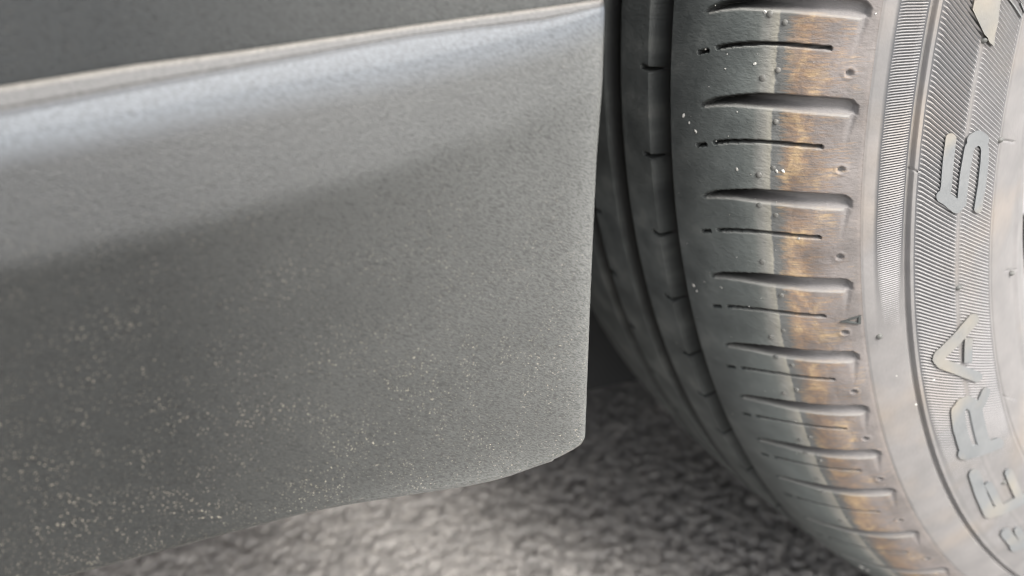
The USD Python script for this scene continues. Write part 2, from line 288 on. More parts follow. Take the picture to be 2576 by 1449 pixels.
SIS, SIA = np.array([10.0, 14.7, 19, 22.7, 27.5, 32, 38, 44.7, 49.5]), np.array([0.5, -0.7, -1.9, -2.6, -3.1, -3.4, -3.3, -2.8, -2.4])
smm = ss * 1000
up, lo, sp = np.interp(smm, US, UA), np.interp(smm, LS, LA), np.interp(smm, SIS, SIA)
for k, pk in enumerate(PHK):
    i0, i1 = np.searchsorted(phis, [pk - 0.10, pk + 0.10]); i1 = min(i1, np.searchsorted(phis, deg(75.9)))
    if i1 - i0 < 3: continue
    A = (phis[i0:i1, None] - pk) * 325.0
    A, S2 = np.broadcast_arrays(A, smm[None, :])
    # wide lateral groove: steep upper wall, softer lower wall, deeper towards the inner tip
    dep = np.interp(smm, [12.5, 16, 24, 34, 46, 57], [1.0, 5.6, 5.2, 3.6, 2.3, 1.9])[None, :]
    q = np.minimum(np.minimum((A - up) / 0.75, (lo + 0.35 - A) / 1.9), np.minimum((S2 - 12.5) / 1.6, (57.3 - S2) / 0.8))
    gr = -dep * np.clip(q, 0, 1)
    # shallow wedge running on below the groove's outer end
    ta = np.clip((A - 1.5) / 11.5, 0, 1)
    wedge = -1.15 * np.clip(np.minimum((S2 - (54.2 - 0.2 * ta)) / 2.6, (57.4 - 2.6 * ta - S2) / 1.1), 0, 1) * (1 - ta) ** 0.7 * (A > 0.5)
    gr = np.minimum(gr, wedge)
    # thin sipe half way to the next groove
    nxt = PHK[k + 1] if k + 1 < len(PHK) else pk + deg(5)
    B = (phis[i0:i1, None] - 0.5 * (pk + nxt)) * 325.0
    on = ((S2 > 17.6) & (S2 < 49.2)) | ((S2 > 11.2) & (S2 < 15.2))
    sip = -3.0 * np.clip((0.52 - np.abs(B - sp)) / 0.32, 0, 1) * on
    gr = np.minimum(gr, sip)
    # dimple between the groove ends
    dc = pk + 0.66 * (nxt - pk)
    R = np.hypot((phis[i0:i1, None] - dc) * 325.0, S2 - 54.0)
    gr = gr - 0.9 * np.clip((0.95 - R) / 0.35, 0, 1) + 0.22 * np.exp(-((R - 1.45) / 0.4) ** 2)
    LIP_HIGHLIGHT[i0:i1] = np.maximum(LIP_HIGHLIGHT[i0:i1], 0.65 * np.exp(-((A - lo - 0.3) / 0.38) ** 2) * ((S2 > 14) & (S2 < 55.5)) + 0.4 * np.exp(-((B - sp - 0.75) / 0.22) ** 2) * ((S2 > 19) & (S2 < 49)))  # mask of the painted highlight under each groove and sipe
    local[i0:i1] = np.where(np.abs(gr) > np.abs(local[i0:i1]), gr, local[i0:i1])
for p in (-0.4, 4.52, 9.43, 14.41, 19.08, 23.63, 27.48, 31.43, 36.05, 41.5, 47.0):
    A = (PHI - deg(p)) * 325.0 - (SS * 1000 + 11) * 0.18
    local = np.where((np.abs(A) < 0.75) & (SS > -0.0140) & (SS < -0.0078), np.minimum(local, -5.2 * np.clip((0.75 - np.abs(A)) / 0.4, 0, 1) - h * 1000 * 0), local)
for p in (5.5, 10.2, 14.79, 19.71, 24.6, 29.3, 34.0, 38.8, 43.5):
    A = (PHI - deg(p)) * 325.0
    local = np.where((np.abs(A) < 0.8) & (SS > -0.0555) & (SS < -0.0495), np.minimum(local, -4.5 * np.clip((0.8 - np.abs(A)) / 0.4, 0, 1)), local)
h = np.where(local < -0.05, np.minimum(h, local * 1e-3), h + local * 1e-3)
h += -0.00018 * np.exp(-((SS - 0.0596) / 0.00035) ** 2) + 0.00010 * sstep(SS, 0.0596, 0.060)
edge0 = np.minimum.reduce([np.abs(SS - s) for s in (-0.0100, 0.0, -0.0355, -0.0262)])
# step ring and raised band of the sidewall
h += -0.0009 * np.clip(np.minimum(SS - 0.0723, 0.0739 - SS) / 0.0003, 0, 1) + 0.00045 * sstep(SS, 0.0736, 0.0741) * (1 - sstep(SS, 0.1036, 0.1043)) - 0.0004 * np.exp(-((SS - 0.1046) / 0.0004) ** 2)
h += 0.0006 * np.exp(-((SS - 0.1215) / 0.0014) ** 2)
for (p0, s0, p1, s1) in ((9.06, 103.3, 9.8, 112.5), (19.7, 113.0, 20.9, 122.0), (30.54, 104.4, 32.37, 109.8), (9.35, 72.6, 9.7, 75.6), (1.0, 110.0, 1.3, 118.0)):
    t = np.clip(((SS * 1000) - s0) / (s1 - s0), 0, 1); c = deg(p0 + (p1 - p0) * t)
    h -= 0.00045 * np.clip((0.42 - np.abs(PHI - c) * 290) / 0.25, 0, 1) * (SS * 1000 > s0) * (SS * 1000 < s1)
h += 0.00006 * (meshkit.fbm(np.dstack([PHI * 70, SS * 240, np.zeros_like(SS)]), 3, 2) - 0.5)

P = surf(PHI, SS, h)
N = grid_normals(P)
FLIP = N[200, len(ss) // 2, 0] > 0
if FLIP: N = -N
UV = np.dstack([PHI * 0.325, SS])
DEPTH = np.maximum(np.clip(-local / 0.9, 0, 1), np.clip((-h - np.where(SS < -0.02, 0.0012, 0.0040)) / 0.002, 0, 1) * (SS < 0.001))  # floor mask, carries the painted groove shade
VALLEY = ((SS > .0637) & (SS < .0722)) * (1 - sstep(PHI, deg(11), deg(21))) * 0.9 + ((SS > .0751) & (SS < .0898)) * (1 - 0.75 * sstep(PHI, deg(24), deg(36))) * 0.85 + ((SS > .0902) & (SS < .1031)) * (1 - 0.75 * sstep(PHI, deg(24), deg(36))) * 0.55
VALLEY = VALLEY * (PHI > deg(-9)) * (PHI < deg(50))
TYRE = CAR + "/tyre"
tag(UsdGeom.Xform.Define(stage, TYRE).GetPrim(), label="black tyre with a tan dirt stripe along its outer shoulder")
cuts = [S_[0] - 1, -0.0588, -0.0308, -0.0050, 0.0596, 9.0]
for (a, b), name, mat, kv in zip(zip(cuts[:-1], cuts[1:]), ("tread_rib", "tread_rib", "tread_rib", "shoulder_rib", "sidewall"), (TREAD, TREAD, TREAD, TREAD, SIDE),
                                 ({}, {}, {}, {"label": "outer shoulder rib with curved grooves, thin sipes and tan dirt"}, {"label": "dusty ridged outer sidewall"})):
    j0, j1 = np.searchsorted(ss, a), min(np.searchsorted(ss, b), len(ss) - 1)
    sl = np.s_[:, j0:j1 + 1]
    f = grid_faces(len(phis), j1 + 1 - j0)[:, ::(-1 if FLIP else 1)]
    raw(name, P[sl].reshape(-1, 3), f, N[sl].reshape(-1, 3), mat, TYRE, uv=UV[sl].reshape(-1, 2), prim=[("depth", DEPTH[sl]), ("lip", LIP_HIGHLIGHT[sl]), ("valley", VALLEY[sl])], **kv)

# --- fine moulded ridges of the sidewall: triangular bars laid on the surface
def bars(phi0, s0, phi1, s1, half, height, seg):
    """arrays of bars from (phi0,s0) to (phi1,s1); half width (radians), height (metres)"""
    n = len(phi0); t = np.linspace(0, 1, seg + 1)[None, :]
    ph = phi0[:, None] + (phi1 - phi0)[:, None] * t; s = np.broadcast_to(s0[:, None], (n, 1)) + (s1 - s0)[:, None] * t
    hh = height[:, None] * np.clip(np.minimum(t, 1 - t) * 18, 0, 1)
    off = 0.00047 * (s > 0.0741)
    a, b, c = surf(ph - half, s, off - 0.00005), surf(ph, s, off + hh), surf(ph + half, s, off - 0.00005)
    V = np.stack([a, b, c], 2).reshape(-1, 3)
    base = (np.arange(n)[:, None] * (seg + 1) + np.arange(seg)[None, :]).reshape(-1) * 3
    F = np.concatenate([np.stack([base + 1, base + 4, base + 3, base], 1), np.stack([base + 2, base + 5, base + 4, base + 1], 1)])
    return V, F
ph = deg(np.arange(-9, 24, 0.142)); one = np.ones_like(ph)
hh = 0.00048 * (1 - 0.85 * sstep(ph, deg(11), deg(21)))
V, F = bars(ph, one * 0.0637, ph, one * 0.0721, deg(0.058), hh, 4)
raw("shoulder_ridges", V, F, None, RIDGE, TYRE, kind="stuff")
ph = deg(np.arange(-9, 46, 0.262)); one = np.ones_like(ph); sl = deg(0.166)
fade = 1 - 0.8 * sstep(ph, deg(22), deg(34))
V, F = bars(ph, one * 0.0752, ph + sl * 14.6, one * 0.0898, deg(0.10), 0.00052 * fade, 8)
raw("sidewall_ridges", V, F, None, RIDGE, TYRE, kind="stuff")
ph2 = ph + sl * 15.0
V, F = bars(ph2, one * 0.0902, ph2 + sl * 13.0, one * 0.1032, deg(0.10), 0.00036 * fade, 8)
raw("sidewall_ridges", V, F, None, RIDGE, TYRE, kind="stuff")

# --- raised lettering and marks, outlines in (degrees round the tyre, millimetres across)
LET = {"S":[[[[9.01,94.69],[9.28,95.29],[9.53,95.41],[9.78,95.52],[10.03,95.62],[10.33,95.63],[10.62,95.64],[10.91,95.63],[11.21,95.62],[11.51,95.6],[11.8,95.48],[12.1,95.35],[12.39,95.21],[12.69,95.06],[12.99,94.91],[13.06,94.92],[13.2,95.23],[13.32,95.84],[13.37,96.21],[13.41,96.96],[13.41,97.28],[13.34,97.73],[13.02,97.91],[12.71,98.08],[12.39,98.24],[12.08,98.4],[11.77,98.55],[11.46,98.56],[11.15,98.57],[10.84,98.58],[10.53,98.57],[10.23,98.56],[9.96,98.43],[9.69,98.31],[9.42,98.17],[9.2,97.72],[8.99,97.27],[8.91,97.55],[8.81,97.63],[8.7,97.53],[8.58,97.25],[8.47,96.82],[8.37,96.27],[8.16,94.86],[8.09,94.29],[8.03,93.7],[8.01,93.1],[8.0,92.54],[8.02,92.05],[8.08,91.29],[8.13,90.54],[8.18,90.12],[8.25,89.83],[8.34,89.7],[8.44,89.72],[8.55,89.91],[8.75,89.34],[8.82,89.23],[9.08,89.14],[9.33,89.05],[9.58,88.95],[9.84,88.85],[10.09,88.74],[10.35,88.62],[10.62,88.62],[10.89,88.61],[11.16,88.59],[11.43,88.57],[11.71,88.54],[11.98,88.5],[11.79,87.52],[11.59,86.55],[11.4,85.58],[11.25,85.76],[11.09,85.95],[10.79,85.93],[10.48,85.9],[10.18,85.86],[9.88,85.81],[9.58,85.76],[9.33,85.76],[9.09,85.76],[8.84,85.76],[8.6,85.74],[8.36,85.73],[8.12,85.71],[8.04,85.53],[7.96,85.25],[7.9,84.89],[7.84,84.47],[7.81,84.03],[7.79,83.59],[7.8,83.18],[7.82,82.83],[7.87,82.57],[7.93,82.4],[8.16,82.4],[8.4,82.39],[8.64,82.38],[8.87,82.36],[9.11,82.34],[9.36,82.31],[9.65,82.36],[9.94,82.39],[10.23,82.43],[10.53,82.45],[10.82,82.47],[11.09,82.17],[11.14,81.63],[11.21,81.36],[11.29,81.22],[11.39,81.22],[11.5,81.36],[11.6,81.63],[11.7,82.02],[11.92,83.44],[12.16,84.57],[12.39,85.72],[12.63,86.89],[12.72,87.39],[12.79,87.96],[12.84,88.54],[12.85,89.1],[12.83,89.61],[12.79,90.02],[12.66,90.38],[12.61,91.08],[12.58,91.38],[12.52,91.58],[12.24,91.63],[11.97,91.67],[11.69,91.7],[11.42,91.73],[11.15,91.75],[10.87,91.77],[10.61,91.78],[10.35,91.89],[10.1,92.0],[9.85,92.1],[9.6,92.2],[9.35,92.29],[9.1,92.38],[8.95,92.83],[8.96,93.12],[8.92,93.93]]]],"A":[[[[22.22,81.41],[22.22,80.81],[22.26,80.45],[22.32,80.19],[22.59,79.46],[22.68,79.29],[22.78,79.25],[22.9,79.32],[23.02,79.51],[23.34,80.2],[23.66,80.89],[23.76,81.27],[24.04,82.5],[24.32,83.73],[24.61,84.98],[24.9,86.23],[25.24,87.57],[25.58,88.92],[25.94,90.29],[26.3,91.66],[26.67,93.04],[26.78,93.51],[26.86,94.01],[26.91,94.52],[26.92,94.99],[26.9,95.41],[26.83,95.74],[26.74,95.94],[26.62,96.02],[26.49,95.96],[26.34,95.76],[26.2,95.45],[25.79,93.93],[25.4,92.43],[25.02,90.95],[24.65,89.48],[24.29,88.02],[23.93,86.45],[23.58,84.88],[23.24,83.33],[23.18,83.22],[23.07,84.38],[22.97,85.55],[22.86,86.72],[22.76,87.9],[22.65,89.09],[22.55,90.28],[22.4,91.54],[22.25,92.8],[22.1,94.08],[21.96,95.38],[21.82,96.69],[21.76,97.02],[21.67,97.22],[21.56,97.28],[21.43,97.19],[21.3,96.96],[21.17,96.61],[21.05,96.15],[20.95,95.64],[20.88,95.09],[20.84,94.56],[20.83,94.07],[20.86,93.65],[21.01,92.45],[21.16,91.25],[21.31,90.06],[21.46,88.87],[21.61,87.69],[21.73,86.42],[21.85,85.16],[21.97,83.9],[22.1,82.65]]],[[[24.44,90.19],[24.65,91.53],[24.86,92.9],[24.45,93.2],[24.04,93.49],[23.63,93.76],[23.23,94.01],[22.83,94.25],[22.63,92.86],[22.45,91.49],[22.84,91.25],[23.24,91.01],[23.64,90.75],[24.04,90.48]]]],"R":[[[[28.59,98.19],[28.36,98.02],[28.13,97.48],[27.97,96.72],[27.91,95.94],[27.98,95.36],[28.31,94.19],[28.64,93.01],[28.19,91.74],[27.75,90.49],[27.62,89.97],[27.48,88.84],[27.38,86.5],[27.39,85.65],[27.66,84.31],[27.7,83.43],[27.78,83.01],[28.05,82.59],[28.6,82.37],[29.17,82.11],[29.73,81.83],[30.51,81.89],[31.29,81.89],[32.09,81.85],[32.2,81.21],[32.46,80.86],[32.77,81.0],[33.06,81.59],[33.46,83.43],[33.55,84.03],[33.58,84.99],[33.85,86.98],[34.13,88.99],[34.36,91.3],[34.61,93.65],[34.88,96.04],[34.92,96.57],[34.86,97.49],[34.77,97.81],[34.47,98.06],[34.29,97.97],[33.93,97.39],[33.66,96.43],[33.47,94.79],[33.29,93.18],[32.64,93.3],[32.0,93.37],[31.37,93.42],[30.78,93.56],[30.19,93.67],[29.61,93.76],[29.64,94.23],[29.57,94.82],[29.16,96.37],[28.75,97.94]],[[28.59,87.91],[28.62,88.34],[29.05,89.32],[29.64,89.24],[30.23,89.13],[30.83,88.99],[31.5,88.95],[32.17,88.87],[32.86,88.75],[32.57,86.55],[31.81,86.58],[31.06,86.56],[30.32,86.5],[29.79,86.77],[29.26,87.01],[28.74,87.23]]]],"E":[[[[38.3,97.11],[38.0,96.74],[37.87,96.43],[37.7,95.66],[37.67,94.87],[37.71,94.54],[37.9,94.11],[38.62,93.95],[39.35,93.74],[40.07,93.58],[40.79,93.36],[41.52,93.11],[41.33,91.35],[41.14,89.61],[40.97,87.88],[40.26,88.09],[39.55,88.25],[38.86,88.37],[38.26,88.28],[37.67,88.15],[37.43,87.74],[37.26,87.1],[37.23,86.38],[37.26,86.06],[37.41,85.6],[37.65,85.46],[38.13,85.54],[38.62,85.6],[39.26,85.48],[39.91,85.34],[40.57,85.15],[40.46,84.39],[39.65,84.66],[38.85,84.86],[38.07,85.02],[37.43,85.28],[36.8,85.51],[36.18,85.71],[35.56,85.88],[35.2,85.42],[34.92,84.55],[34.81,83.49],[34.88,82.54],[35.12,81.94],[35.29,81.83],[35.88,81.65],[36.47,81.44],[37.07,81.2],[37.68,80.93],[38.36,80.8],[39.05,80.63],[39.75,80.41],[40.46,80.15],[40.66,80.14],[41.05,80.53],[41.34,81.35],[41.61,83.22],[41.9,85.09],[42.21,86.97],[42.43,89.1],[42.67,91.25],[42.93,93.42],[43.21,95.6],[43.53,97.81],[43.57,98.73],[43.43,99.48],[43.12,99.83],[42.75,99.7],[42.57,99.46],[42.27,98.7],[42.08,97.43],[41.9,96.18],[41.16,96.45],[40.43,96.68],[39.71,96.87],[39.0,97.01]]]],"F":[[[[43.16,88.18],[42.88,87.92],[42.67,87.35],[42.62,87.0],[42.62,86.28],[42.77,85.69],[43.02,85.39],[43.78,85.05],[44.54,84.65],[44.5,84.41],[43.7,84.51],[42.92,84.57],[42.14,84.57],[41.8,84.07],[41.67,83.68],[41.54,82.73],[41.61,81.8],[41.86,81.11],[42.22,80.85],[42.86,80.81],[43.52,80.74],[44.18,80.63],[44.32,80.26],[44.63,79.94],[44.96,80.03],[45.11,80.24],[45.53,81.72],[45.58,82.36],[45.93,84.31],[46.29,86.26],[46.48,88.09],[46.68,89.93],[46.89,91.77],[47.12,93.63],[47.15,94.06],[47.07,94.88],[46.82,95.47],[46.47,95.65],[46.11,95.37],[45.85,94.72],[45.61,92.86],[45.4,91.0],[45.2,89.16],[45.01,87.32],[44.08,87.79]]]],"apostrophe":[[[[48.91,84.6],[48.61,85.18],[48.36,85.21],[48.07,84.71],[48.03,83.85],[48.44,82.23],[48.86,80.59],[49.08,80.24],[49.34,80.19],[49.62,80.66],[49.66,81.53],[49.28,83.08]]]],"logo":[[[[-0.11,82.87],[0.01,83.0],[0.14,83.12],[0.26,83.25],[0.39,83.38],[0.52,83.5],[0.65,83.62],[0.77,83.75],[0.9,83.87],[1.02,83.87],[1.14,83.86],[1.27,83.85],[1.39,84.4],[1.52,84.95],[1.65,85.5],[1.78,86.06],[1.91,86.62],[2.04,87.18],[2.18,87.74],[2.31,88.31],[2.45,88.88],[2.59,89.46],[2.67,90.03],[2.75,90.61],[2.89,91.11],[3.03,91.61],[3.13,92.46],[3.23,93.33],[3.08,93.18],[2.94,93.04],[2.8,92.9],[2.65,92.75],[2.53,92.8],[2.42,92.84],[2.3,92.88],[2.18,92.93],[2.07,92.97],[1.93,92.87],[1.79,92.77],[1.66,92.68],[1.52,92.58],[1.39,92.48],[1.26,92.38],[1.12,92.28],[0.99,92.18],[0.86,92.07],[0.73,91.94],[0.61,91.81],[0.48,91.68],[0.36,91.55],[0.24,91.41],[0.12,91.28],[-0.01,91.14],[-0.13,91.01],[-0.13,90.07],[-0.12,89.14],[-0.12,88.22],[-0.12,87.31],[-0.12,86.4],[-0.12,85.51],[-0.11,84.62],[-0.11,83.74]]]],"small":[[[[1.21,97.93],[1.33,98.66],[1.45,99.41],[1.57,100.16],[1.69,100.94],[1.82,101.74],[1.85,102.02],[1.85,102.18],[1.86,102.34],[1.85,102.62],[1.82,102.78],[1.8,102.8],[1.76,102.71],[1.74,102.6],[1.62,101.78],[1.49,100.98],[1.37,100.2],[1.25,99.44],[1.13,98.69],[1.02,97.86],[0.9,97.05],[0.79,96.25],[0.68,95.46],[0.67,95.35],[0.65,95.08],[0.65,94.83],[0.66,94.74],[0.69,94.63],[0.73,94.65],[0.75,94.72],[0.86,95.5],[0.98,96.3],[1.1,97.11]]],[[[1.58,102.74],[1.62,103.09],[1.62,103.49],[1.59,103.72],[1.54,103.63],[1.41,102.96],[1.27,102.31],[1.14,101.68],[1.02,101.05],[0.98,100.73],[0.98,100.36],[1.01,100.16],[1.06,100.24],[1.19,100.85],[1.32,101.47],[1.45,102.1]]],[[[1.08,101.17],[1.1,101.56],[1.09,101.87],[1.04,101.91],[1.0,101.67],[0.9,100.78],[0.81,99.91],[0.72,99.06],[0.64,98.23],[0.62,97.88],[0.64,97.6],[0.68,97.56],[0.72,97.77],[0.81,98.6],[0.9,99.43],[0.99,100.29]]]],"triangle":[[[[18.02,52.48],[17.91,54.34],[17.81,56.2],[17.77,57.62],[17.74,59.05],[18.08,58.9],[18.41,58.74],[18.3,57.16],[18.2,55.59],[18.11,54.03]],[[18.03,55.08],[17.96,56.59],[17.89,58.11],[18.25,57.8],[18.14,56.43]]]]}
from shapely.geometry import Polygon, Point
def raised(name, rings_list, height, base, mat, parent, bev=0.35, **kv):
    V, F, n0 = [], [], 0
    for rings in rings_list:
        k = 290.0 * math.pi / 180
        to = lambda r: [(a * k, b) for a, b in r]
        poly = Polygon(to(rings[0]), [to(r) for r in rings[1:]]).buffer(0)
        parts = [poly] if poly.geom_type == "Polygon" else list(poly.geoms)
        for pg in parts:
            top = pg.buffer(0.12 if bev > .3 else -bev).simplify(0.05)
            tops = [top] if top.geom_type == "Polygon" else list(top.geoms)
            for tp in tops:
                if tp.area < 0.3: continue
                tp = tp.segmentize(1.2)
                import shapely
                v2, f2 = trimesh.creation.triangulate_polygon(tp, engine="earcut")
                m = trimesh.Trimesh(np.column_stack([v2, np.zeros(len(v2))]), f2, process=False)
                v2, f2 = trimesh.remesh.subdivide_to_size(m.vertices, m.faces, 2.2)
                nn = len(V) and sum(len(x) for x in V)
                V.append(surf(v2[:, 0] / k * math.pi / 180, v2[:, 1] / 1000, base + height)); F.append(np.asarray(f2) + nn)
                for ring in [tp.exterior, *tp.interiors]:
                    a = np.asarray(ring.coords)[:-1]
                    d = np.roll(a, -1, 0) - np.roll(a, 1, 0); d /= np.maximum(np.linalg.norm(d, axis=1, keepdims=True), 1e-9)
                    out = np.column_stack([d[:, 1], -d[:, 0]])
                    if not shapely.is_ccw(ring): out = -out
                    if ring is not tp.exterior: out = -out
                    w = a + out * (bev + 0.1); m_ = len(a)
                    nn = sum(len(x) for x in V)
                    V.append(surf(a[:, 0] / k * math.pi / 180, a[:, 1] / 1000, base + height)); V.append(surf(w[:, 0] / k * math.pi / 180, w[:, 1] / 1000, base - 0.0001))
                    i = np.arange(m_); j = (i + 1) % m_
                    F.append(nn + np.stack([i, j, j + m_], 1)); F.append(nn + np.stack([i, j + m_, i + m_], 1))
    return obj(name, trimesh.Trimesh(np.vstack(V), np.vstack(F), process=False), mat, parent, smooth=35, **kv)
for key, lab, hgt in (("S", "raised letter S", .0008), ("A", "raised letter A", .0008), ("R", "raised letter R", .0007), ("E", "raised letter E", .0007), ("F", "raised letter F", .0007), ("apostrophe", "raised stroke below the letters", .0009)):
    if key == "F": LET["F"] = [[[[a + 2.3, b] for a, b in r] for r in rr] for rr in LET["F"]]
    if key == "apostrophe": LET[key] = [[[[a + 3.0, b] for a, b in r] for r in rr] for rr in LET[key]]
    raised("raised_letter" if key != "apostrophe" else "raised_mark", LET[key], hgt, 0.00047, LETTER, TYRE, label=lab)
raised("raised_emblem", LET["logo"], 0.0010, 0.00047, LETTER, TYRE, label="raised pointed emblem above the letter S")
raised("raised_mark", LET["small"], 0.0005, 0.00047, LETTER, TYRE, bev=0.2)
raised("raised_mark", LET["triangle"], 0.0005, 0.0, TREAD, TYRE, bev=0.12, label="small raised triangle between shoulder and sidewall")

# --- vent nubs
def dome(phi, s, r, hgt, base=0.0):
    rr, aa = np.meshgrid(np.array([0, .35, .65, .88, 1.0]), np.linspace(0, 2 * math.pi, 13)[:-1], indexing="ij")
    x, y = r * rr * np.cos(aa), r * rr * np.sin(aa)
    p = surf(phi + y / 0.325, s + x, base - 0.00012 + hgt * np.sqrt(1 - rr ** 2 * 0.999))
    i = np.arange(12); f = [np.stack([k * 12 + i, k * 12 + (i + 1) % 12, (k + 1) * 12 + (i + 1) % 12, (k + 1) * 12 + i], 1) for k in range(4)]
    return p.reshape(-1, 3), np.vstack(f)[:, ::-1]
rn = np.random.default_rng(11)
for k in range(1, 13):
    pk, nx = PHK[k], PHK[k + 1]
    for fr, s, r in ((0.08, 0.0324, 0.95), (0.17, 0.0368, 0.85), (0.63, 0.0364, 0.85), (0.74, 0.0322, 1.0)):
        if rn.random() < 0.12: continue
        p = pk + (nx - pk) * fr + deg(rn.uniform(-.1, .1))
        V, F = dome(p, s + rn.uniform(-.0003, .0003), r * 0.001, 0.00055 * rn.uniform(.6, 1.2))
        obj("vent_nub", (V, F), NUB, TYRE, smooth=True)
for p, s in ((19.59, 0.0638), (2.9, 0.0905), (18.3, 0.0905), (38.9, 0.0925), (9.1, 0.1035), (20.4, 0.1165)):
    V, F = dome(deg(p), s, 0.0011, 0.0011, 0.0004 if s > .0741 else 0.0); obj("vent_nub", (V, F), NUB, TYRE, smooth=True)

# --- pale chips and grit stuck to the rubber
gv, gf = [], []
CHIPS = [(6.66, 6.1, 1.0), (7.0, 8.4, .7), (7.4, 11.0, .9), (17.08, 3.8, 1.2), (17.4, 5.0, .8), (12.72, 43.2, .8), (8.99, 39.0, 1.1), (9.02, 37.3, 1.0), (3.73, 29.9, .8), (1.36, 31.3, .9), (4.06, 21.0, .5), (3.2, 14.0, .5), (23.0, 67.5, .6), (26.0, 72.0, .9), (24.6, 79.0, 1.0), (23.7, 80.0, .6), (9.1, 25.5, .8), (46.6, 19.6, 2.6), (46.9, 21.5, 1.6)]
for _ in range(90):
    CHIPS.append((rn.uniform(-1, 46), rn.normal(24, 13) if rn.random() < .75 else rn.uniform(-30, 70), rn.uniform(.12, .4)))
for p, s, sz in CHIPS:
    if any(a - .3 < s < b + .3 for a, b in ((-10, 0), (-35.5, -26.2), (-64, -53.5))): continue
    m = trimesh.creation.icosphere(subdivisions=0, radius=1.0).vertices * rn.uniform(.6, 1.3, (12, 3)) * np.array([.5, .5, .22]) * sz
    a = rn.uniform(0, 6.28); x, y = m[:, 0] * math.cos(a) * 1.5 - m[:, 1] * math.sin(a), m[:, 0] * math.sin(a) * 1.5 + m[:, 1] * math.cos(a)
    n0 = 12 * len(gv); gv.append(surf(deg(p) + y / 325.0, (s + x) / 1000, m[:, 2] / 1000 + .00005 + (0.0005 if 74 < s < 103 else 0)))
    gf.append(trimesh.creation.icosphere(subdivisions=0).faces + n0)
obj("pale_grit", (np.vstack(gv), np.vstack(gf)), GRIT, TYRE, kind="stuff")

# --- wheel rim inside the tyre
rp = np.array([(.0385, .2175), (.0395, .224), (.036, .2245), (.031, .2150), (.020, .206), (-.02, .196), (-.12, .196), (-.132, .2175)])
aa = np.linspace(0, 2 * math.pi, 97)
RP = np.stack([np.stack([-r * np.cos(aa), np.full_like(aa, -x), HC - r * np.sin(aa)], -1) for x, r in rp], 1)
RIM = CAR + "/wheel_rim"
tag(UsdGeom.Xform.Define(stage, RIM).GetPrim())
raw("barrel", RP.reshape(-1, 3), grid_faces(97, len(rp)), grid_normals(RP).reshape(-1, 3), ALLOY, RIM)
for k in range(5):
    sp_ = trimesh.creation.box(extents=(0.17, 0.016, 0.045)); sp_.apply_translation((0.115, -0.012, 0)); sp_.apply_transform(trimesh.transformations.rotation_matrix(2 * math.pi * k / 5 + .3, (0, 1, 0))); sp_.apply_translation((0, 0, HC))
    obj("spoke", sp_, ALLOY, RIM)
hub = trimesh.creation.cylinder(radius=0.075, height=0.05, sections=48); hub.apply_transform(trimesh.transformations.rotation_matrix(math.pi / 2, (1, 0, 0))); hub.apply_translation((0, 0.02, HC))
obj("hub", hub, ALLOY, RIM, smooth=30)

def sheet(name, G, mat, parent, **kv):        # a grid whose visible side faces the street (-y)
    n = grid_normals(G); flip = n[60, min(60, G.shape[1] // 2), 1] > 0
    return raw(name, G.reshape(-1, 3), grid_faces(*G.shape[:2])[:, ::(-1 if flip else 1)], (-n if flip else n).reshape(-1, 3), mat, parent, **kv)

# --- side skirt: grained plastic panel with a ledge along its top, ending just ahead of the tyre
XE, XL = -0.3808, -2.3
from scipy.interpolate import RegularGridInterpolator
def _face():
    # outward lean as the integral of a slope that steepens above a soft line rising to the right
    ww = np.linspace(-0.2, 1.15, 500); xq = np.unique(np.r_[np.linspace(-2.3, -.56, 8), np.linspace(-.56, -.36, 60)]); tab = []
    for x0 in xq:
        mid = np.interp(x0, [-1, -.50, -.464, -.427, -.383], [.74, .76, .77, .80, .86])
        hi = np.interp(x0, [-1, -.50, -.43, -.38], [.155, .155, .14, .10]); low = np.interp(x0, [-1, -.5, -.42, -.38], [-.05, -.05, -.01, .03])
        sl = low + (hi - low) * sstep(ww, mid - .032, mid + .032)
        yy = np.cumsum(sl) * (ww[1] - ww[0]) * np.interp(x0, [-.5, -.38], [.092, .108]); tab.append(yy - np.interp(.8, ww, yy))
    fn = RegularGridInterpolator((xq, ww), np.array(tab), bounds_error=False, fill_value=None)
    return lambda x, w: -.0525 + fn(np.stack(np.broadcast_arrays(x, w), -1))
face = _face()
def zA(x): return np.interp(x, [XL, -1.0, -.4918, -.4710, -.4535, -.4314, -.4070, -.3893, -.3785], [.262, .272, .3000, .3028, .3047, .3074, .3104, .3125, .3140])
def zB(x): return np.interp(x, [XL, -1.0, -.4921, -.4602, -.4208, -.3949, -.3825, -.3780], [.259, .269, .2964, .3014, .3074, .3100, .3126, .3135])
def zC(x): return np.interp(x, [XL, -1.0, -.4927, -.4741, -.4536, -.4250, -.4062, -.3913, -.3822, -.3780], [.256, .266, .2931, .2956, .2987, .3026, .3058, .3090, .3117, .3129])
def zbot(x): return np.interp(x, [XL, -.56, -.4991, -.4767, -.4488, -.4304, -.4190, -.4070, -.3975, -.3889, -.3846, -.3826, -.3813, -.3809, XE], [.198, .2012, .2020, .2029, .2039, .2022, .2010, .2005, .2018, .2039, .2054, .2065, .2089, .2108, .2130])
cols = np.unique(np.r_[np.linspace(XL, -0.56, 30), np.linspace(-0.56, -0.395, 110), np.linspace(-0.395, -0.3840, 40), np.linspace(-0.3840, XE, 44)])
tz = np.unique(np.r_[np.linspace(0, .06, 30), np.linspace(.06, .9, 85), np.linspace(.9, 1, 20)])
X, TZ = np.meshgrid(cols, tz, indexing="ij")
zb_s = np.convolve(np.pad(zbot(np.linspace(-.56, -.39, 300)), 12, mode="edge"), np.ones(25) / 25, "valid")
zb_ = np.where((X > -.56) & (X < -.39), np.interp(X, np.linspace(-.56, -.39, 300), zb_s), zbot(X))
zc_ = zC(X)
Z = zb_ + (zc_ - zb_) * TZ
